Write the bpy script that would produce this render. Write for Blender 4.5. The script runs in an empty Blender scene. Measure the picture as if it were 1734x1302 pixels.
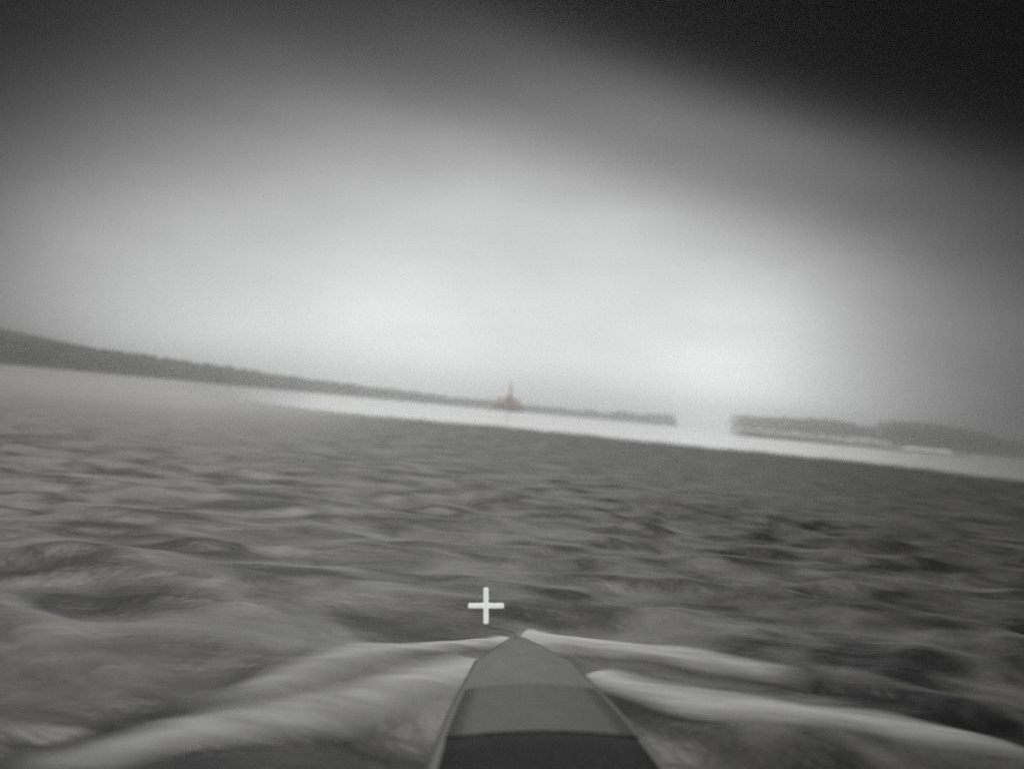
import bpy, bmesh, math, random
import numpy as np
from mathutils import Vector, Matrix

C = bpy.context.scene.collection
S = bpy.context.scene
random.seed(4)
RNG = np.random.default_rng(7)

# ------------------------------------------------------------------ camera
FPX = 1502.0                      # focal length in pixels of the 1734 px wide photograph
PITCH = math.atan(43.6 / FPX)     # the lens looks a little above the horizon
ROLL = math.atan(0.093)           # boat and camera heel together
CAM_H = 1.6
Zp = Vector((0, -math.sin(PITCH), math.cos(PITCH)))
FW = Vector((0, math.cos(PITCH), math.sin(PITCH)))
RT = Vector((1, 0, 0)) * math.cos(ROLL) + Zp * math.sin(ROLL)
UP = Vector((-1, 0, 0)) * math.sin(ROLL) + Zp * math.cos(ROLL)
EYE = Vector((0, 0, CAM_H))
cd = bpy.data.cameras.new('camera')
cam = bpy.data.objects.new('camera', cd)
C.objects.link(cam)
cam.matrix_world = Matrix(((RT.x, UP.x, -FW.x, EYE.x), (RT.y, UP.y, -FW.y, EYE.y),
                           (RT.z, UP.z, -FW.z, EYE.z), (0, 0, 0, 1)))
cd.sensor_width = 36.0
cd.lens = 36.0 * FPX / 1734.0
cd.clip_start = 0.05
cd.clip_end = 20000
cd.dof.use_dof = True             # the photograph is soft everywhere but in the middle distance
cd.dof.focus_distance = 7.0
cd.dof.aperture_fstop = 0.64
S.camera = cam

# ------------------------------------------------------------------ sky: a glow low ahead under a dark cloud deck
world = bpy.data.worlds.new('World')
S.world = world
world.use_nodes = True
wt = world.node_tree
for n in list(wt.nodes):
    wt.nodes.remove(n)


def wn(kind, **kw):
    n = wt.nodes.new(kind)
    for k, v in kw.items():
        setattr(n, k, v)
    return n


def wmath(op, a, b=None, c=None):
    n = wn('ShaderNodeMath', operation=op)
    for i, v in enumerate((a, b, c)):
        if v is None:
            continue
        if isinstance(v, (int, float)):
            n.inputs[i].default_value = v
        else:
            wt.links.new(v, n.inputs[i])
    return n.outputs[0]


SUN_EL, SUN_AZ = math.radians(57), math.radians(-16)     # azimuth from straight ahead (+Y), to the right
tc = wn('ShaderNodeTexCoord')
sep = wn('ShaderNodeSeparateXYZ')
wt.links.new(tc.outputs['Generated'], sep.inputs[0])
az = wmath('MULTIPLY', wmath('ARCTAN2', sep.outputs[0], sep.outputs[1]), 57.29578)
el = wmath('MULTIPLY', wmath('ARCSINE', wmath('MAXIMUM', sep.outputs[2], 0.0)), 57.29578)
GLOW = [(0.12, 15.5, 3.6, 4.2, 4.6, 0.0), (0.683, -16.787, 3.384, 14.992, 10.265, -0.209), (0.375, 14.51, 11.672, 21.6, 3.956, -0.252),
        (0.2, -7.0, 0.0, 20.0, 4.2, 0.0), (0.224, 13.517, 18.488, 15.22, 2.099, -0.247), (0.713, 13.052, 2.164, 16.668, 6.227, -0.466)]
tone = None
for k, (a, ca, ce, sa, se, th) in enumerate(GLOW):
    dx = wmath('SUBTRACT', az, ca)
    dy = wmath('SUBTRACT', el, ce)
    c_, s_ = math.cos(th), math.sin(th)
    u = wmath('MULTIPLY_ADD', dx, c_ / sa, wmath('MULTIPLY', dy, s_ / sa))
    w = wmath('MULTIPLY_ADD', dy, c_ / se, wmath('MULTIPLY', dx, -s_ / se))
    q = wmath('MULTIPLY_ADD', u, u, wmath('MULTIPLY', w, w))
    if k == 1:
        q = wmath('POWER', q, 1.5)
    g = wmath('MULTIPLY', wmath('EXPONENT', wmath('MULTIPLY', q, -0.5)), a)
    tone = g if tone is None else wmath('ADD', tone, g)
cl = wn('ShaderNodeTexNoise')
cl.inputs['Scale'].default_value = 5.0
cl.inputs['Detail'].default_value = 4.0
mp = wn('ShaderNodeMapping')
mp.inputs['Scale'].default_value = (1.0, 1.0, 3.0)
wt.links.new(tc.outputs['Generated'], mp.inputs[0])
wt.links.new(mp.outputs[0], cl.inputs['Vector'])
ripple = wmath('MULTIPLY_ADD', wmath('SUBTRACT', cl.outputs[0], 0.5), 0.16, 1.0)
tone = wmath('MULTIPLY', wmath('ADD', tone, 0.055), ripple)
lum = wmath('POWER', tone, 2.2)
tint = wn('ShaderNodeCombineColor')
for i, (k0, k1) in enumerate(((1.06, -0.095), (0.99, 0.01), (1.015, -0.025))):     # faintly warm in the dark cloud, faintly green in the glow
    wt.links.new(wmath('MULTIPLY', lum, wmath('MULTIPLY_ADD', tone, k1, k0)), tint.inputs[i])
sky = wn('ShaderNodeTexSky', sky_type='NISHITA', sun_disc=False, sun_elevation=SUN_EL,
         sun_rotation=SUN_AZ, dust_density=5.0)
bw = wn('ShaderNodeRGBToBW')
wt.links.new(sky.outputs[0], bw.inputs[0])
b1 = wn('ShaderNodeBackground')
wt.links.new(tint.outputs[0], b1.inputs[0])
b1.inputs[1].default_value = 1.0
b2 = wn('ShaderNodeBackground')
wt.links.new(bw.outputs[0], b2.inputs[0])
b2.inputs[1].default_value = 0.0001         # hardly any of it gets through the cloud
add = wn('ShaderNodeAddShader')
wt.links.new(b1.outputs[0], add.inputs[0])
wt.links.new(b2.outputs[0], add.inputs[1])
wo = wn('ShaderNodeOutputWorld')
wt.links.new(add.outputs[0], wo.inputs[0])

sd = bpy.data.lights.new('sun', 'SUN')
sd.energy = 2.9
sd.angle = math.radians(32)
sd.color = (1.0, 0.985, 0.96)
sun = bpy.data.objects.new('sun', sd)
C.objects.link(sun)
to_sun = Vector((math.sin(SUN_AZ) * math.cos(SUN_EL), math.cos(SUN_AZ) * math.cos(SUN_EL), math.sin(SUN_EL)))
sun.rotation_euler = to_sun.to_track_quat('Z', 'Y').to_euler()

S.view_settings.view_transform = 'Standard'
S.view_settings.look = 'None'
S.view_settings.exposure = 0.0
S.view_settings.gamma = 1.0
S.view_settings.use_curve_mapping = False
S.cycles.volume_bounces = 1
S.cycles.max_bounces = 6
S.cycles.sample_clamp_indirect = 1.0
S.cycles.sample_clamp_direct = 4.0
S.cycles.use_denoising = False     # the photograph is grainy


# ------------------------------------------------------------------ helpers
def ray(px, py):
    return FW + RT * ((px - 867) / FPX) - UP * ((py - 651) / FPX)


def at_z(px, py, z=0.0):          # where the sight line through a photograph pixel meets a level plane
    d = ray(px, py)
    t = (z - EYE.z) / d.z
    return EYE + d * t


def at_y(px, py, y):              # ... or an upright plane y metres ahead
    d = ray(px, py)
    return EYE + d * (y / d.y)


def link(name, me, mat=None, parent=None, smooth=True):
    o = bpy.data.objects.new(name, me)
    C.objects.link(o)
    if mat:
        me.materials.append(mat)
    if parent:
        o.parent = parent
    if smooth:
        me.polygons.foreach_set('use_smooth', [True] * len(me.polygons))
    return o


def pydata(name, v, f, mat=None, parent=None, smooth=True):
    me = bpy.data.meshes.new(name)
    me.from_pydata([tuple(p) for p in v], [], f)
    me.update()
    return link(name, me, mat, parent, smooth)


def tag(o, label=None, cat=None, group=None, kind=None):
    for k, v in (('label', label), ('category', cat), ('group', group), ('kind', kind)):
        if v:
            o[k] = v
    return o


def mat_new(name):
    m = bpy.data.materials.new(name)
    m.use_nodes = True
    nt = m.node_tree
    return m, nt, nt.nodes['Principled BSDF']


def simple(name, col, rough=0.6, var=0.25, scale=6.0, bump=0.0, spec=0.4):
    m, nt, b = mat_new(name)
    n = nt.nodes.new('ShaderNodeTexNoise')
    n.inputs['Scale'].default_value = scale
    n.inputs['Detail'].default_value = 6
    t = nt.nodes.new('ShaderNodeTexCoord')
    nt.links.new(t.outputs['Object'], n.inputs['Vector'])
    r = nt.nodes.new('ShaderNodeValToRGB')
    r.color_ramp.elements[0].position = 0.3
    r.color_ramp.elements[1].position = 0.7
    r.color_ramp.elements[0].color = [c * (1 - var) for c in col] + [1]
    r.color_ramp.elements[1].color = [min(1, c * (1 + var)) for c in col] + [1]
    nt.links.new(n.outputs[0], r.inputs[0])
    nt.links.new(r.outputs[0], b.inputs['Base Color'])
    b.inputs['Roughness'].default_value = rough
    b.inputs['Specular IOR Level'].default_value = spec
    if bump:
        bp = nt.nodes.new('ShaderNodeBump')
        bp.inputs['Strength'].default_value = bump
        bp.inputs['Distance'].default_value = 0.02
        nt.links.new(n.outputs[0], bp.inputs['Height'])
        nt.links.new(bp.outputs[0], b.inputs['Normal'])
    return m


def water(name, col, rough, bump, scale, stretch=(1, 1, 1)):
    m, nt, b = mat_new(name)
    b.inputs['Base Color'].default_value = (*col, 1)
    b.inputs['Roughness'].default_value = rough
    b.inputs['IOR'].default_value = 1.33
    b.inputs['Specular IOR Level'].default_value = 0.32
    t = nt.nodes.new('ShaderNodeTexCoord')
    mpn = nt.nodes.new('ShaderNodeMapping')
    mpn.inputs['Scale'].default_value = stretch
    nt.links.new(t.outputs['Object'], mpn.inputs[0])
    n = nt.nodes.new('ShaderNodeTexNoise')
    n.inputs['Scale'].default_value = scale
    n.inputs['Detail'].default_value = 3
    nt.links.new(mpn.outputs[0], n.inputs['Vector'])
    bp = nt.nodes.new('ShaderNodeBump')
    bp.inputs['Strength'].default_value = bump
    bp.inputs['Distance'].default_value = 0.1
    nt.links.new(n.outputs[0], bp.inputs['Height'])
    nt.links.new(bp.outputs[0], b.inputs['Normal'])
    return m


M_SEA = water('sea_water', (0.20, 0.203, 0.198), 0.42, 0.35, 2.6, (1.0, 1.2, 1))
nt = M_SEA.node_tree
b = nt.nodes['Principled BSDF']
at = nt.nodes.new('ShaderNodeAttribute')
at.attribute_name = 'bubbles_falloff'
t = nt.nodes.new('ShaderNodeTexCoord')
mpn = nt.nodes.new('ShaderNodeMapping')
mpn.inputs['Scale'].default_value = (0.8, 1.05, 1)
mpn.inputs['Rotation'].default_value = (0, 0, 0.12)
nt.links.new(t.outputs['Object'], mpn.inputs[0])
n = nt.nodes.new('ShaderNodeTexNoise')
n.inputs['Scale'].default_value = 1.05
n.inputs['Detail'].default_value = 4
n.inputs['Distortion'].default_value = 0.6
nt.links.new(mpn.outputs[0], n.inputs['Vector'])
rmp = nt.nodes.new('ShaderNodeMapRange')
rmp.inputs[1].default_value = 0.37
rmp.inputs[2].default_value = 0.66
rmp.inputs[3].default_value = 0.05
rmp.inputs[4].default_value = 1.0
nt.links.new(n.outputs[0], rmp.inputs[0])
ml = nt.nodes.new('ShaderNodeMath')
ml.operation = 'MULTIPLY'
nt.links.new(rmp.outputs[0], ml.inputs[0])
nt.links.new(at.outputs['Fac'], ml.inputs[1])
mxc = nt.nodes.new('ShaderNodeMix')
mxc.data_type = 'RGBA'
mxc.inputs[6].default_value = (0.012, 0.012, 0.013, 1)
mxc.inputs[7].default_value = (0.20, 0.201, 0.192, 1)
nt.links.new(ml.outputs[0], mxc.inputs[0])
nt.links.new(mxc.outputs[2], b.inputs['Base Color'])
rr = nt.nodes.new('ShaderNodeMapRange')
rr.inputs[3].default_value = 0.36
rr.inputs[4].default_value = 0.46
nt.links.new(at.outputs['Fac'], rr.inputs[0])
nt.links.new(rr.outputs[0], b.inputs['Roughness'])
M_SHEEN = water('sheen_water', (0.80, 0.81, 0.81), 0.14, 0.03, 0.1)  # bright sky reflection put into a pale base colour
M_HULL = simple('hull_paint', (0.13, 0.13, 0.13), 0.5, 0.15, 8)
M_DECK = simple('deck_paint', (0.105, 0.108, 0.108), 0.65, 0.12, 9, 0.2)
M_HATCH = simple('hatch_paint', (0.045, 0.046, 0.0465), 0.6, 0.15, 9, 0.2)
M_PAD = simple('rubber_pad', (0.02, 0.02, 0.0205), 0.9, 0.3, 30, 0.5, 0.2)
M_RAIL = simple('rub_rail', (0.07, 0.071, 0.07), 0.8, 0.15, 12)
M_COAST = simple('coast_soil', (0.09, 0.09, 0.08), 0.95, 0.35, 0.03, spec=0.0)
M_FOREST = simple('forest_leaves', (0.05, 0.055, 0.045), 0.95, 0.4, 0.08, spec=0.0)
M_RUST = simple('rust_red_paint', (0.85, 0.30, 0.12), 0.8, 0.3, 0.4)
M_SHIP = simple('ship_grey', (0.22, 0.21, 0.2), 0.8, 0.3, 0.3)


# ------------------------------------------------------------------ the waves: one height field for sea, bow waves and foam
def poly_world(pts, z):
    return np.array([at_z(x, y, z)[:2] for x, y in pts])


def poly_dist(x, y, P):
    """Distance to a polyline, signed side not kept, and the share of the way along it."""
    best = np.full(x.shape, 1e9)
    along = np.zeros(x.shape)
    seg = np.hypot(*(P[1:] - P[:-1]).T)
    cum = np.concatenate(([0], np.cumsum(seg)))
    for i in range(len(P) - 1):
        d = P[i + 1] - P[i]
        t = np.clip(((x - P[i, 0]) * d[0] + (y - P[i, 1]) * d[1]) / (d @ d), 0, 1)
        dd = np.hypot(x - P[i, 0] - t * d[0], y - P[i, 1] - t * d[1])
        m = dd < best
        best = np.where(m, dd, best)
        along = np.where(m, (cum[i] + t * seg[i]) / cum[-1], along)
    return best, along


# crest lines of the four bow waves: (pixels), height of the crest, half width at start and end
CRESTS = {
    'near_left': ([(836, 1134), (790, 1143), (720, 1155), (640, 1172), (520, 1199), (400, 1217), (300, 1235), (200, 1253), (100, 1274), (-60, 1312)], 0.03, 0.22, 0.18),
    'far_left': ([(866, 1080), (800, 1086), (710, 1097), (610, 1115), (500, 1140), (400, 1170), (300, 1195)], 0.045, 0.18, 0.20),
    'far_right': ([(884, 1074), (940, 1082), (1000, 1086), (1097, 1098), (1180, 1108), (1240, 1115), (1300, 1126), (1400, 1146)], 0.055, 0.25, 0.2),
    'near_right': ([(1000, 1146), (1040, 1158), (1120, 1176), (1212, 1193), (1360, 1208), (1508, 1226), (1635, 1246), (1700, 1257), (1840, 1282)], 0.03, 0.22, 0.18),
}
# troughs of clear dark water outside the outer half of the nearer waves
TROUGHS = [[(450, 1150), (360, 1178), (250, 1207), (150, 1237), (60, 1262), (-80, 1305)],
           [(1110, 1122), (1250, 1142), (1400, 1158), (1520, 1187), (1620, 1216), (1734, 1246), (1880, 1285)]]
def soften(P, n=60):               # the same line with its corners rounded off
    c = np.concatenate(([0], np.cumsum(np.hypot(*(P[1:] - P[:-1]).T))))
    t = np.linspace(0, c[-1], n)
    Q = np.stack((np.interp(t, c, P[:, 0]), np.interp(t, c, P[:, 1])), -1)
    for _ in range(25):
        Q[1:-1] = (Q[:-2] + 2 * Q[1:-1] + Q[2:]) / 4
    return Q[::2]


CP = {k: soften(poly_world(v[0], v[1] * 0.8)) for k, v in CRESTS.items()}

TP = [poly_world(t, 0.0) for t in TROUGHS]
NW = 46
wl = np.exp(RNG.uniform(math.log(0.55), math.log(3.0), NW))
wd = RNG.normal(0.10, 0.85, NW)
wa = 0.0128 * wl ** 0.8 * RNG.uniform(0.5, 1.2, NW)
ph = RNG.uniform(0, 6.283, NW)
gd = RNG.uniform(0, 6.283, (12,))


def patch(x, y):                   # slow gusts: rougher and smoother water
    s = 0
    for i in range(6):
        k = 0.12 + 0.11 * i
        s = s + np.sin(x * k * math.cos(gd[i]) + y * k * 0.6 * math.sin(gd[i]) + gd[i + 6] * 3)
    return np.clip(0.75 + 0.16 * s, 0.25, 1.5)


def height(x, y, cell=None):
    r = np.hypot(x, y)
    if cell is None:
        cell = 0.006 * r
    h = np.zeros_like(x)
    for i in range(NW):
        k = 6.2832 / wl[i]
        f = np.clip((wl[i] / np.maximum(cell, 1e-4) - 3) / 4, 0, 1)
        s = np.sin(k * (x * math.sin(wd[i]) + y * math.cos(wd[i])) + ph[i])
        h = h + f * wa[i] * (s + 0.35 * (s * s - 0.5))
    h = h * patch(x, y) * np.clip(1.15 - r / 24, 0.10, 1)
    calm_near = np.ones_like(x)
    ridge = np.zeros_like(x)
    for kx, (pts, hh, w0, w1) in CRESTS.items():
        d, a = poly_dist(x, y, CP[kx])
        w = w0 + (w1 - w0) * a
        g = np.exp(-(d / w) ** 2 * 0.9)
        ridge = np.maximum(ridge, hh * (1 - 0.35 * a) * g * np.clip((1 - a) / 0.12, 0, 1))
        calm_near = np.minimum(calm_near, np.clip(0.35 + 0.3 * d, 0.35, 1))
    for P in TP:
        d, a = poly_dist(x, y, P)
        ridge = ridge - 0.04 * np.exp(-(d / 0.26) ** 2) * np.clip(a / 0.4, 0, 1)
    h = h * calm_near + ridge * (1 + 0.25 * np.sin(x * 7.1 + 2 * np.sin(y * 5.3)) * np.sin(y * 8.7 + 1.5 * np.sin(x * 4.1)))
    # the hull presses the water down round itself
    inside = np.exp(-((x - 0.12) / 0.75) ** 4) * np.clip((5.0 - y) / 0.6, 0, 1)
    return h * (1 - inside) - 0.12 * inside


def bubbles_falloff(x, y):                # bubble content, times a painted sideways light falloff: clear along the hull and behind the bow waves
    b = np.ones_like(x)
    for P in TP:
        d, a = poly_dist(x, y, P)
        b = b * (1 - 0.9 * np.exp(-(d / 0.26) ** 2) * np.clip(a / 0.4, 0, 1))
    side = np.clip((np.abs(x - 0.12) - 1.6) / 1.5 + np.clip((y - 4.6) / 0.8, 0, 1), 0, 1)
    b = b * (0.92 - 0.5 * np.tanh((x - 0.5) / 6))          # light falloff from left to right, painted into the sea colour
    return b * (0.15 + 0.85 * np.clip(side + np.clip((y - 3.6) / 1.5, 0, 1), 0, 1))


azs = np.concatenate((np.arange(-180, -48, 4.0), np.arange(-48, 48.01, 0.16), np.arange(52, 180, 4.0)))
rads = np.concatenate(([0.0], np.exp(np.arange(math.log(0.9), math.log(130), 0.0062)), np.exp(np.arange(math.log(135), math.log(2600), 0.06)), [2600.0]))
A, Rr = np.meshgrid(np.radians(azs), rads)
X, Y = Rr * np.sin(A), Rr * np.cos(A)
Zh = height(X.ravel(), Y.ravel()).reshape(X.shape) * np.clip((140 - Rr) / 60, 0, 1)
nr, na = X.shape
co = np.stack((X, Y, Zh), -1).reshape(-1, 3)
ii, jj = np.meshgrid(np.arange(nr - 1), np.arange(na), indexing='ij')
j2 = (jj + 1) % na
quads = np.stack((ii * na + jj, ii * na + j2, (ii + 1) * na + j2, (ii + 1) * na + jj), -1).reshape(-1, 4)[:, ::-1]
me = bpy.data.meshes.new('sea')
me.vertices.add(len(co))
me.vertices.foreach_set('co', co.ravel())
me.loops.add(quads.size)
me.loops.foreach_set('vertex_index', quads.ravel().astype(np.int32))
me.polygons.add(len(quads))
me.polygons.foreach_set('loop_start', np.arange(0, quads.size, 4, dtype=np.int32))
me.update(calc_edges=True)
me.validate()
me.attributes.new('bubbles_falloff', 'FLOAT', 'POINT').data.foreach_set('value', bubbles_falloff(X.ravel(), Y.ravel()).astype(np.float32))
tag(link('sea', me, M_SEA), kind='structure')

# ------------------------------------------------------------------ calm water with painted sky sheen, between the wind line and the shore
def cover_alpha(m):
    nt_ = m.node_tree
    a_ = nt_.nodes.new('ShaderNodeAttribute')
    a_.attribute_name = 'cover'
    nt_.links.new(a_.outputs['Fac'], nt_.nodes['Principled BSDF'].inputs['Alpha'])


def water_sheet(name, edge, mat, fade, cover, jit, z, LV=12):
    """From a near edge (pixel rows) out to the horizon; the sheet thins out over the first `fade` of the way."""
    ex = np.linspace(edge[0][0], edge[-1][0], 420)
    ey = np.interp(ex, [e[0] for e in edge], [e[1] for e in edge])
    ey = ey + jit * (np.sin(ex * 0.043) + 0.7 * np.sin(ex * 0.11 + 1) + RNG.normal(0, 0.35, len(ex)))
    v, f, cv = [], [], []
    for x_, y_ in zip(ex, ey):
        p = at_z(x_, max(y_, 614 + 0.093 * x_ + 4), z)
        q0 = Vector((p.x, p.y, 0))
        dirn = q0.normalized()
        r0 = q0.length
        c0 = float(np.interp(x_, [c[0] for c in cover], [c[1] for c in cover]))
        for k in range(LV + 1):
            q = dirn * (r0 * (2550 / r0) ** ((k / LV) ** 1.5))
            v.append((q.x, q.y, z))
            cv.append(c0 * min(1, (k / LV) ** 1.5 / fade) if fade else c0)
    for i in range(len(ex) - 1):
        for k in range(LV):
            a = i * (LV + 1) + k
            f.append((a, a + LV + 1, a + LV + 2, a + 1))
    o = tag(pydata(name, v, f, mat), kind='structure')
    o.data.attributes.new('cover', 'FLOAT', 'POINT').data.foreach_set('value', np.array(cv, dtype=np.float32))
    return o


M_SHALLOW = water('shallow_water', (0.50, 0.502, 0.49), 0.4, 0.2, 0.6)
cover_alpha(M_SHEEN)
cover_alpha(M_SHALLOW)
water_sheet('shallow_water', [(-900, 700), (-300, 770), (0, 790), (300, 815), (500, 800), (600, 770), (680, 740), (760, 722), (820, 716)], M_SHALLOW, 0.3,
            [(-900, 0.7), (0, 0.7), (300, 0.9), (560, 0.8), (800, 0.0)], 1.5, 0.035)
water_sheet('sheen_water', [(300, 660), (400, 681), (540, 700), (700, 714), (860, 727), (1000, 741), (1150, 757), (1320, 772), (1500, 790), (1734, 820), (2100, 870)],
            M_SHEEN, 0.06, [(300, 0), (430, 0.7), (540, 1), (1450, 1), (1734, 0.6), (2100, 0.5)], 0.6, 0.05)


# ------------------------------------------------------------------ low coast, islands, forest
def land(name, prof, dist, depth, jag=1.7, end_l=True, end_r=True, mat=M_COAST, step=4):
    """prof: (px, top row) of the skyline; a mound of that height dist metres ahead."""
    xs = np.arange(prof[0][0], prof[-1][0] + 0.1, step)
    ts = np.interp(xs, [p[0] for p in prof], [p[1] for p in prof])
    K = 7
    v, f, tops = [], [], []
    n = len(xs)
    rough = np.convolve(RNG.normal(0, 1, n + 10), np.ones(4) / 4, 'valid')[:n] * jag
    dist_of = dist if callable(dist) else (lambda x_: dist)
    for i, (x_, t_) in enumerate(zip(xs, ts)):
        dist = dist_of(x_)
        top = at_y(x_, t_ + rough[i], dist)
        e = 1.0
        if end_l:
            e = min(e, (i / 3) ** 0.5)
        if end_r:
            e = min(e, ((n - 1 - i) / 3) ** 0.5)
        hgt = max(0.3, top.z * e)
        for k in range(K):
            s = k / (K - 1)
            prof_h = math.sin(math.pi * min(1, s * 1.15) * 0.5) ** 0.7 if s < 0.87 else 1 - (s - 0.87) / 0.13
            v.append((top.x * (1 + (s - 0.5) * depth / dist), dist + (s - 0.85) * depth, -0.6 + (hgt + 0.6) * max(0, prof_h)))
        tops.append((top.x, hgt, dist))
    for i in range(n - 1):
        for k in range(K - 1):
            a = i * K + k
            f.append((a, a + K, a + K + 1, a + 1))
    return tag(pydata(name, v, f, mat), kind='structure'), tops


def canopy(name, tops, dist, depth, count, size):
    bm = bmesh.new()
    for _ in range(count):
        i = random.randrange(len(tops) - 1)
        x0, h0, dist = tops[i]
        if h0 < 6:
            continue
        s = random.uniform(0.4, 1.5) * size
        ret = bmesh.ops.create_icosphere(bm, subdivisions=1, radius=s)
        dy = random.uniform(-0.25, 0.05) * depth
        for vv in ret['verts']:
            vv.co *= random.uniform(0.8, 1.2)
            vv.co.z *= 0.75
            vv.co += Vector((x0 + random.uniform(-4, 4), dist + dy, max(0.5, h0 * (1 + dy / depth * 0.6) - s * 0.55)))
    me = bpy.data.meshes.new(name)
    bm.to_mesh(me)
    bm.free()
    return tag(link(name, me, M_FOREST, smooth=False), kind='stuff')


P1 = [(-420, 545), (-200, 562), (0, 574), (125, 588), (236, 599), (314, 612), (391, 621), (476, 635), (554, 645), (640, 656), (777, 673),
      (860, 683), (946, 691), (1020, 697), (1100, 701), (1141, 702)]
coast, tops = land('coast', P1, lambda x: float(np.interp(x, [-420, 100, 500, 1141], [1050, 1250, 1750, 2300])), 200, end_l=False)
canopy('forest', tops, 1500, 200, 900, 4.6)
P2 = [(1230, 704), (1280, 705), (1320, 707), (1400, 710), (1440, 717), (1478, 729)]
isl, tops = land('island', P2, 2250, 180)
canopy('forest', tops, 2250, 180, 160, 4.0)
P3 = [(1470, 724), (1496, 713), (1560, 715), (1620, 724), (1680, 742), (1760, 752), (1900, 768)]
isl2, tops3 = land('island', P3, 2350, 150)
canopy('forest', tops3[:52], 2350, 150, 170, 4.0)
PH = [(-420, 500), (-200, 530), (0, 552), (120, 576), (240, 604), (330, 622)]
land('hills', PH, 1700, 250, jag=0.5, end_l=False, step=8)

# low dark shoal and the pale surf behind it, right of the gap
def strip(name, pts, y_of, half, hgt, mat):
    v, f = [], []
    n = len(pts)
    for i, (x_, y_) in enumerate(pts):
        g = at_z(x_, y_, 0.0) if y_of is None else at_y(x_, y_, y_of)
        e = min(1, i / 2, (n - 1 - i) / 2) ** 0.5 if n > 3 else 1
        for k in range(7):
            s = k / 6 * 2 - 1
            v.append((g.x, g.y + s * half, 0.02 - 0.1 * abs(s) ** 3 + hgt * e * (1 - s * s) * (0.8 + 0.4 * random.random())))
    for i in range(n - 1):
        for k in range(6):
            a = i * 7 + k
            f.append((a, a + 7, a + 8, a + 1))
    return pydata(name, v, f, mat)


def lerp_pts(pts, n):
    xs = np.linspace(pts[0][0], pts[-1][0], n)
    return [(x, float(np.interp(x, [p[0] for p in pts], [p[1] for p in pts]))) for x in xs]


M_SURF = simple('surf_foam', (0.62, 0.63, 0.63), 0.9, 0.06, 0.3)
M_SHOAL = simple('shoal_mud', (0.12, 0.12, 0.115), 0.9, 0.3, 0.2)
tag(strip('shoal', lerp_pts([(1245, 738), (1466, 757), (1640, 774)], 40), 330, 6, 0.55, M_SHOAL), kind='structure')
tag(strip('surf', lerp_pts([(1236, 724), (1400, 738), (1515, 751)], 40), 420, 7, 3.6, M_SURF),
    'long pale line of breaking surf below the middle island', 'wave', 'lines of surf off the islands')
tag(strip('surf', lerp_pts([(1532, 750), (1612, 760)], 22), 400, 7, 1.9, M_SURF),
    'short pale streak of surf below the rightmost island', 'wave', 'lines of surf off the islands')


# ------------------------------------------------------------------ primitives for boat, ship, hut
def bm_obj(name, bm, mat, parent=None, smooth=False):
    bmesh.ops.recalc_face_normals(bm, faces=bm.faces)
    me = bpy.data.meshes.new(name)
    bm.to_mesh(me)
    bm.free()
    return link(name, me, mat, parent, smooth)


def box(bm, c, s, bev=0.0, taper=1.0):
    r = bmesh.ops.create_cube(bm, size=1)
    for vv in r['verts']:
        k = taper if vv.co.z > 0 else 1
        vv.co = Vector((vv.co.x * s[0] * k + c[0], vv.co.y * s[1] * k + c[1], vv.co.z * s[2] + c[2]))
    if bev:
        es = list({e for vv in r['verts'] for e in vv.link_edges})
        bmesh.ops.bevel(bm, geom=es, offset=bev, segments=2, affect='EDGES')


def tube(bm, pts, rad, seg=8):
    rings = []
    for i, p in enumerate(pts):
        p = Vector(p)
        d = (Vector(pts[min(i + 1, len(pts) - 1)]) - Vector(pts[max(i - 1, 0)])).normalized()
        a = d.orthogonal().normalized() if abs(d.z) > 0.95 else d.cross(Vector((0, 0, 1))).normalized()
        b = d.cross(a)
        rr = rad[i] if isinstance(rad, (list, tuple)) else rad
        rings.append([bm.verts.new(p + (a * math.cos(t) + b * math.sin(t)) * rr) for t in [6.28319 * k / seg for k in range(seg)]])
    for r0, r1 in zip(rings, rings[1:]):
        for k in range(seg):
            bm.faces.new((r0[k], r0[(k + 1) % seg], r1[(k + 1) % seg], r1[k]))
    bm.faces.new(rings[0][::-1])
    bm.faces.new(rings[-1])


# ------------------------------------------------------------------ distant ship off the coast
SD = 1450.0
g = at_y(861, 690, SD)
ship = bpy.data.objects.new('distant_ship', None)
C.objects.link(ship)
ship.location = (g.x, SD, 0)
ship.rotation_euler = (0, 0, 0.12)
ship.scale = (1.0, 1.1, 1.22)
tag(ship, 'tiny distant ship with rust red upperworks and thin mast against the coast', 'ship')
hv, hf = [], []
secs = [(-27, 0.1, 7), (-24, 3.2, 6.4), (-12, 5, 5.8), (10, 5, 5.8), (22, 4.6, 6.4), (25, 4.0, 6.6)]
for x_, b_, d_ in secs:
    hv += [(x_, -b_, d_), (x_ * 0.95, -b_ * 0.7, -1.0), (x_ * 0.95, b_ * 0.7, -1.0), (x_, b_, d_)]
for i in range(len(secs) - 1):
    for k in range(3):
        a = i * 4 + k
        hf.append((a, a + 4, a + 5, a + 1))
    hf.append((i * 4, i * 4 + 3, i * 4 + 7, i * 4 + 4))
hf += [(0, 1, 2, 3), (23, 22, 21, 20)]
pydata('hull', hv, hf, M_SHIP, ship, False)
bm = bmesh.new(); box(bm, (0, 0, 8.7), (42, 8, 6.0), 0.4); bm_obj('cargo_deck', bm, M_RUST, ship)
bm = bmesh.new(); box(bm, (1, 0, 14.6), (22, 7, 6.0), 0.4, 0.8); bm_obj('deckhouse', bm, M_RUST, ship)
bm = bmesh.new(); box(bm, (1, 0, 19.4), (10, 6, 3.8), 0.3, 0.7); bm_obj('bridge', bm, M_RUST, ship)
bm = bmesh.new(); tube(bm, [(1, 0, 21), (1, 0, 33), (1, 0, 40)], [2.0, 1.6, 1.2]); bm_obj('mast', bm, M_RUST, ship)
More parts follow.
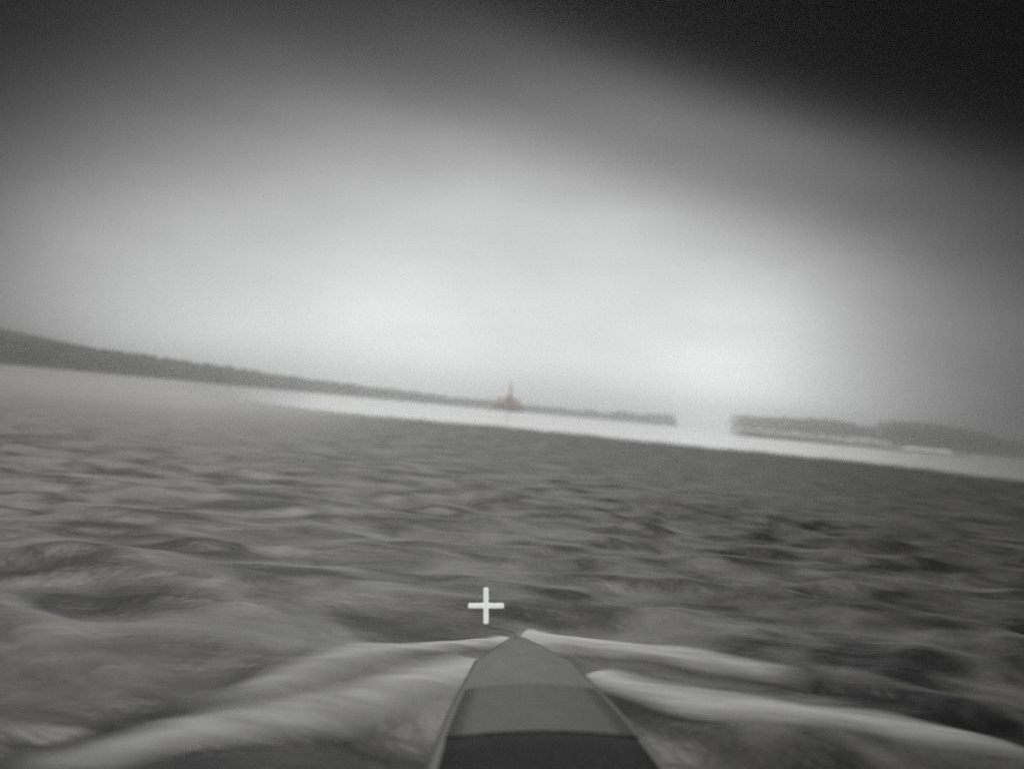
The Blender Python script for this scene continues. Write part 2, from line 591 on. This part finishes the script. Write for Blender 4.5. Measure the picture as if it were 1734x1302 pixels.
bm = bmesh.new(); box(bm, (1, 0, 30), (8, 0.9, 0.8)); bm_obj('mast_yard', bm, M_RUST, ship)
bm = bmesh.new(); tube(bm, [(-15, 0, 11), (-15, 0, 18)], 2.0); bm_obj('funnel', bm, M_RUST, ship)
bm = bmesh.new(); tube(bm, [(16, 0, 11), (16, 0, 19)], 1.5); bm_obj('crane_post', bm, M_RUST, ship)

# small dark hut on the low end of the rightmost island
g = at_y(1690, 747, 1800)
hut = bpy.data.objects.new('hut', None)
C.objects.link(hut)
hut.location = (g.x, 1800, max(0, g.z - 5))
tag(hut, 'tiny dark blocky hut on the low far right end of land', 'hut')
bm = bmesh.new(); box(bm, (0, 0, 2.2), (8, 6, 6.4)); bm_obj('wall', bm, M_FOREST, hut)
rv = [(-4.6, -3.6, 5.4), (4.6, -3.6, 5.4), (4.6, 3.6, 5.4), (-4.6, 3.6, 5.4), (-4.6, 0, 7.6), (4.6, 0, 7.6)]
pydata('roof', rv, [(0, 1, 5, 4), (2, 3, 4, 5), (0, 4, 3), (1, 2, 5), (3, 2, 1, 0)], M_FOREST, hut, False)

# ------------------------------------------------------------------ the boat we ride on (its own axes: heeled with the camera)
DECK = 0.30
U0 = Vector((-math.sin(ROLL), 0, math.cos(ROLL)))
R0 = Vector((math.cos(ROLL), 0, math.sin(ROLL)))
org = EYE - U0 * CAM_H
boat = bpy.data.objects.new('boat', None)
C.objects.link(boat)
boat.matrix_world = Matrix(((R0.x, 0, U0.x, org.x), (R0.y, 1, U0.y, org.y), (R0.z, 0, U0.z, org.z), (0, 0, 0, 1)))
tag(boat, 'low grey boat seen over its pointed bow, dark pad on its deck', 'boat')


def deck_pt(px, py, z=DECK):
    d = ray(px, py)
    dl = (d.dot(R0), d.y, d.dot(U0))
    t = (z - CAM_H) / dl[2]
    return dl[0] * t, dl[1] * t


outl = [deck_pt(*p) for p in ((800, 1163), (768, 1206), (722, 1302))]
outr = [deck_pt(*p) for p in ((1036, 1163), (1070, 1210), (1134, 1302))]
tip = deck_pt(876, 1076)
half = [(b[0] - a[0]) / 2 for a, b in zip(outl, outr)]
mid = [((b[0] + a[0]) / 2, (b[1] + a[1]) / 2) for a, b in zip(outl, outr)]
ys = [-2.4, 0.0, 1.5] + [m[1] for m in mid[::-1]] + [tip[1] - 0.45, tip[1] - 0.16, tip[1]]
hw = [0.66, 0.62, 0.53] + half[::-1] + [0.0, 0.0, 0.0]
hw[6], hw[7], hw[8] = half[0] * 0.62, half[0] * 0.30, 0.012
slope = (tip[0] - mid[2][0]) / (tip[1] - mid[2][1])
def cx(y):
    return mid[2][0] + slope * (y - mid[2][1])
print('outline', [(round(y, 2), round(w, 3), round(cx(y), 3)) for y, w in zip(ys, hw)])
yy = np.unique(np.concatenate((np.linspace(-2.4, tip[1] - 0.5, 40), np.linspace(tip[1] - 0.5, tip[1], 14))))
ww = np.interp(yy, ys, hw)
# smooth the outline a little
for _ in range(10):
    ww[1:-1] = (ww[:-2] + 2 * ww[1:-1] + ww[2:]) / 4


def width(y):
    return float(np.interp(y, yy, ww))


# hull: flared sides to a keel
v, f = [], []
for y_, w_ in zip(yy, ww):
    rake = 0.0
    c = cx(y_)
    k = min(1, (tip[1] - y_) / 1.2)
    v += [(c - w_, y_, DECK - 0.012), (c - w_ * (0.72 + 0.16 * (1 - k)), y_ - 0.10 * (1 - k), 0.02), (c, y_ - 0.5 * (1 - k), -0.32 * k ** 0.6),
          (c + w_ * (0.72 + 0.16 * (1 - k)), y_ - 0.10 * (1 - k), 0.02), (c + w_, y_, DECK - 0.012)]
n = len(yy)
for i in range(n - 1):
    for k in range(4):
        a = i * 5 + k
        f.append((a, a + 1, a + 6, a + 5))
f.append((4, 3, 2, 1, 0))
pydata('hull', v, f, M_HULL, boat)


def deck_sheet(name, y0, y1, mat, z, inset, crown=0.03, thick=0.0, ny=24):
    v, f = [], []
    K = 9
    yv = np.linspace(y0, y1, ny)
    for y_ in yv:
        w_ = max(0.002, width(y_) - inset)
        for k in range(K):
            s = k / (K - 1) * 2 - 1
            v.append((cx(y_) + s * w_, y_, z + crown * (1 - s * s) * min(1, w_ / 0.4)))
    for i in range(ny - 1):
        for k in range(K - 1):
            a = i * K + k
            f.append((a, a + 1, a + K + 1, a + K))
    if thick:                      # skirt all round down to the deck
        ring = list(range(K)) + [i * K + K - 1 for i in range(1, ny)] + [(ny - 1) * K + k for k in range(K - 2, -1, -1)] + [i * K for i in range(ny - 2, 0, -1)]
        b0 = len(v)
        for i in ring:
            v.append((v[i][0], v[i][1], v[i][2] - thick))
        m = len(ring)
        for i in range(m):
            f.append((ring[i], b0 + i, b0 + (i + 1) % m, ring[(i + 1) % m]))
    return pydata(name, v, f, mat, boat)


yb = deck_pt(900, 1172)[1]
yc = deck_pt(900, 1258)[1]
deck_sheet('deck', -2.4, tip[1] - 0.01, M_DECK, DECK, 0.0, ny=60)
deck_sheet('hatch_cover', yc, yb, M_HATCH, DECK + 0.020, 0.03, thick=0.022)
deck_sheet('deck_pad', -1.6, yc - 0.003, M_PAD, DECK + 0.017, 0.035, thick=0.02, ny=40)
for sgn in (-1, 1):
    bm = bmesh.new()
    tube(bm, [(cx(y_) + sgn * (width(y_) - 0.002), y_, DECK - 0.016) for y_ in yy[:-1]], 0.018)
    bm_obj('gunwale', bm, M_RAIL, boat, True)
bm = bmesh.new(); box(bm, (cx(-2.4), -2.6, 0.25), (0.4, 0.36, 0.6), 0.05); bm_obj('outboard_motor', bm, M_PAD, boat)

# on-screen crosshair overlay built as a glowing cross on an added thin support
mm, nt, b = mat_new('lit_white')
b.inputs['Base Color'].default_value = (0.8, 0.8, 0.8, 1)
b.inputs['Emission Color'].default_value = (0.97, 1, 0.99, 1)
b.inputs['Emission Strength'].default_value = 0.62
M_LIT = mm
md = 5.05
pc = ray(823, 1025)
cc = (pc.dot(R0) * md / pc.y, md, CAM_H + pc.dot(U0) * md / pc.y)
pxm = md / FPX * 1.0
mark = bpy.data.objects.new('crosshair', None)
C.objects.link(mark)
mark.matrix_world = boat.matrix_world @ Matrix.Translation(cc)
tag(mark, 'small glowing white plus-shaped screen crosshair, added as a cross above the bow tip', 'marker')
bm = bmesh.new(); box(bm, (0, 0, 0), (60 * pxm, 0.012, 8 * pxm), 0.004); bm_obj('cross_bar', bm, M_LIT, mark)
bm = bmesh.new(); box(bm, (0, -0.001, 0), (8 * pxm, 0.0145, 60 * pxm), 0.004); bm_obj('upright', bm, M_LIT, mark)
tl = Vector((cx(tip[1] - 0.06) - cc[0], tip[1] - 0.06 - cc[1], DECK - cc[2]))
bm = bmesh.new(); tube(bm, [(0, 0, -29 * pxm), (0.01, 0, -36 * pxm), tuple(tl * 0.8), tuple(tl)], 0.002, 6); bm_obj('added_bracket', bm, M_RAIL, mark, True)


# ------------------------------------------------------------------ foam on the bow waves
def foam_mat():
    m, nt, b = mat_new('wave_foam')
    b.inputs['Base Color'].default_value = (0.52, 0.525, 0.52, 1)
    b.inputs['Roughness'].default_value = 0.8
    b.inputs['Specular IOR Level'].default_value = 0.2
    at = nt.nodes.new('ShaderNodeAttribute'); at.attribute_name = 'cover'
    t = nt.nodes.new('ShaderNodeTexCoord')
    no = nt.nodes.new('ShaderNodeTexNoise')
    no.inputs['Scale'].default_value = 2.2
    no.inputs['Detail'].default_value = 5
    mpf = nt.nodes.new('ShaderNodeMapping')
    mpf.inputs['Scale'].default_value = (0.9, 3.4, 1.0)
    nt.links.new(t.outputs['Object'], mpf.inputs[0])
    nt.links.new(mpf.outputs[0], no.inputs['Vector'])
    a = nt.nodes.new('ShaderNodeMath'); a.operation = 'MULTIPLY_ADD'
    nt.links.new(no.outputs[0], a.inputs[0]); a.inputs[1].default_value = 1.1; a.inputs[2].default_value = 0.35
    c = nt.nodes.new('ShaderNodeMath'); c.operation = 'MULTIPLY'; c.use_clamp = True
    nt.links.new(a.outputs[0], c.inputs[0]); nt.links.new(at.outputs['Fac'], c.inputs[1])
    nt.links.new(c.outputs[0], b.inputs['Alpha'])
    return m


M_FOAM = foam_mat()


def foam(name, P, w0, w1, dens0, dens1, lift=0.012, n=140, K=25):
    seg = np.concatenate(([0], np.cumsum(np.hypot(*(P[1:] - P[:-1]).T))))
    s = np.linspace(0, seg[-1], n)
    cxs, cys = np.interp(s, seg, P[:, 0]), np.interp(s, seg, P[:, 1])
    tx, ty = np.gradient(cxs), np.gradient(cys)
    ln = np.hypot(tx, ty); tx /= ln; ty /= ln
    tr = np.linspace(-1, 1, K)
    wob = 1 + 0.10 * np.sin(s * 5 + P[0, 0] * 7) + 0.06 * np.sin(s * 11 + 1)
    a = s / seg[-1]
    W = (w0 + (w1 - w0) * a) * wob
    x = cxs[:, None] - ty[:, None] * tr[None] * W[:, None]
    y = cys[:, None] + tx[:, None] * tr[None] * W[:, None]
    z = height(x.ravel(), y.ravel()).reshape(x.shape) + lift
    cov = (1 - np.abs(tr)[None] ** 2) ** 1.5 * 1.1 * (dens0 + (dens1 - dens0) * a)[:, None] * np.clip(np.minimum(a / 0.015 + 0.3, (1 - a) / 0.2), 0, 1)[:, None]
    v = np.stack((x, y, z), -1).reshape(-1, 3)
    f = []
    for i in range(n - 1):
        for k in range(K - 1):
            q = i * K + k
            f.append((q, q + K, q + K + 1, q + 1))
    o = pydata(name, v.tolist(), f, M_FOAM)
    o.data.attributes.new('cover', 'FLOAT', 'POINT').data.foreach_set('value', cov.ravel().astype(np.float32))
    return o


LAB = {'near_left': ('broad pale bow wave left of the bow, the nearer one', 1.4, 0.23, 0.85, 0.5),
       'far_left': ('thin pale bow wave sweeping left from the bow tip', 1.05, 0.22, 0.95, 0.4),
       'far_right': ('bright pale bow wave sweeping right from the bow tip', 1.35, 0.24, 1.1, 0.5),
       'near_right': ('pale bow wave right of the bow, the nearer one', 1.4, 0.23, 0.85, 0.5)}
for k, (lab, mul, w1, d0, d1) in LAB.items():
    tag(foam('bow_wave', CP[k], CRESTS[k][2] * mul * 1.1, w1 * 1.15, d0, d1), lab, 'wave', 'bow waves spreading from the boat')

# ------------------------------------------------------------------ haze: one closed box round everything
bm = bmesh.new()
box(bm, (0, 0, 33.5), (5400, 5400, 73))
hz = bm_obj('haze', bm, None)
tag(hz, kind='stuff')
mh = bpy.data.materials.new('haze_air')
mh.use_nodes = True
nt = mh.node_tree
nt.nodes.remove(nt.nodes['Principled BSDF'])
pv = nt.nodes.new('ShaderNodeVolumePrincipled')
pv.inputs['Color'].default_value = (0.98, 0.985, 0.985, 1)
pv.inputs['Density'].default_value = 0.0006
pv.inputs['Anisotropy'].default_value = 0.96
nt.links.new(pv.outputs[0], nt.nodes['Material Output'].inputs['Volume'])
hz.data.materials.append(mh)
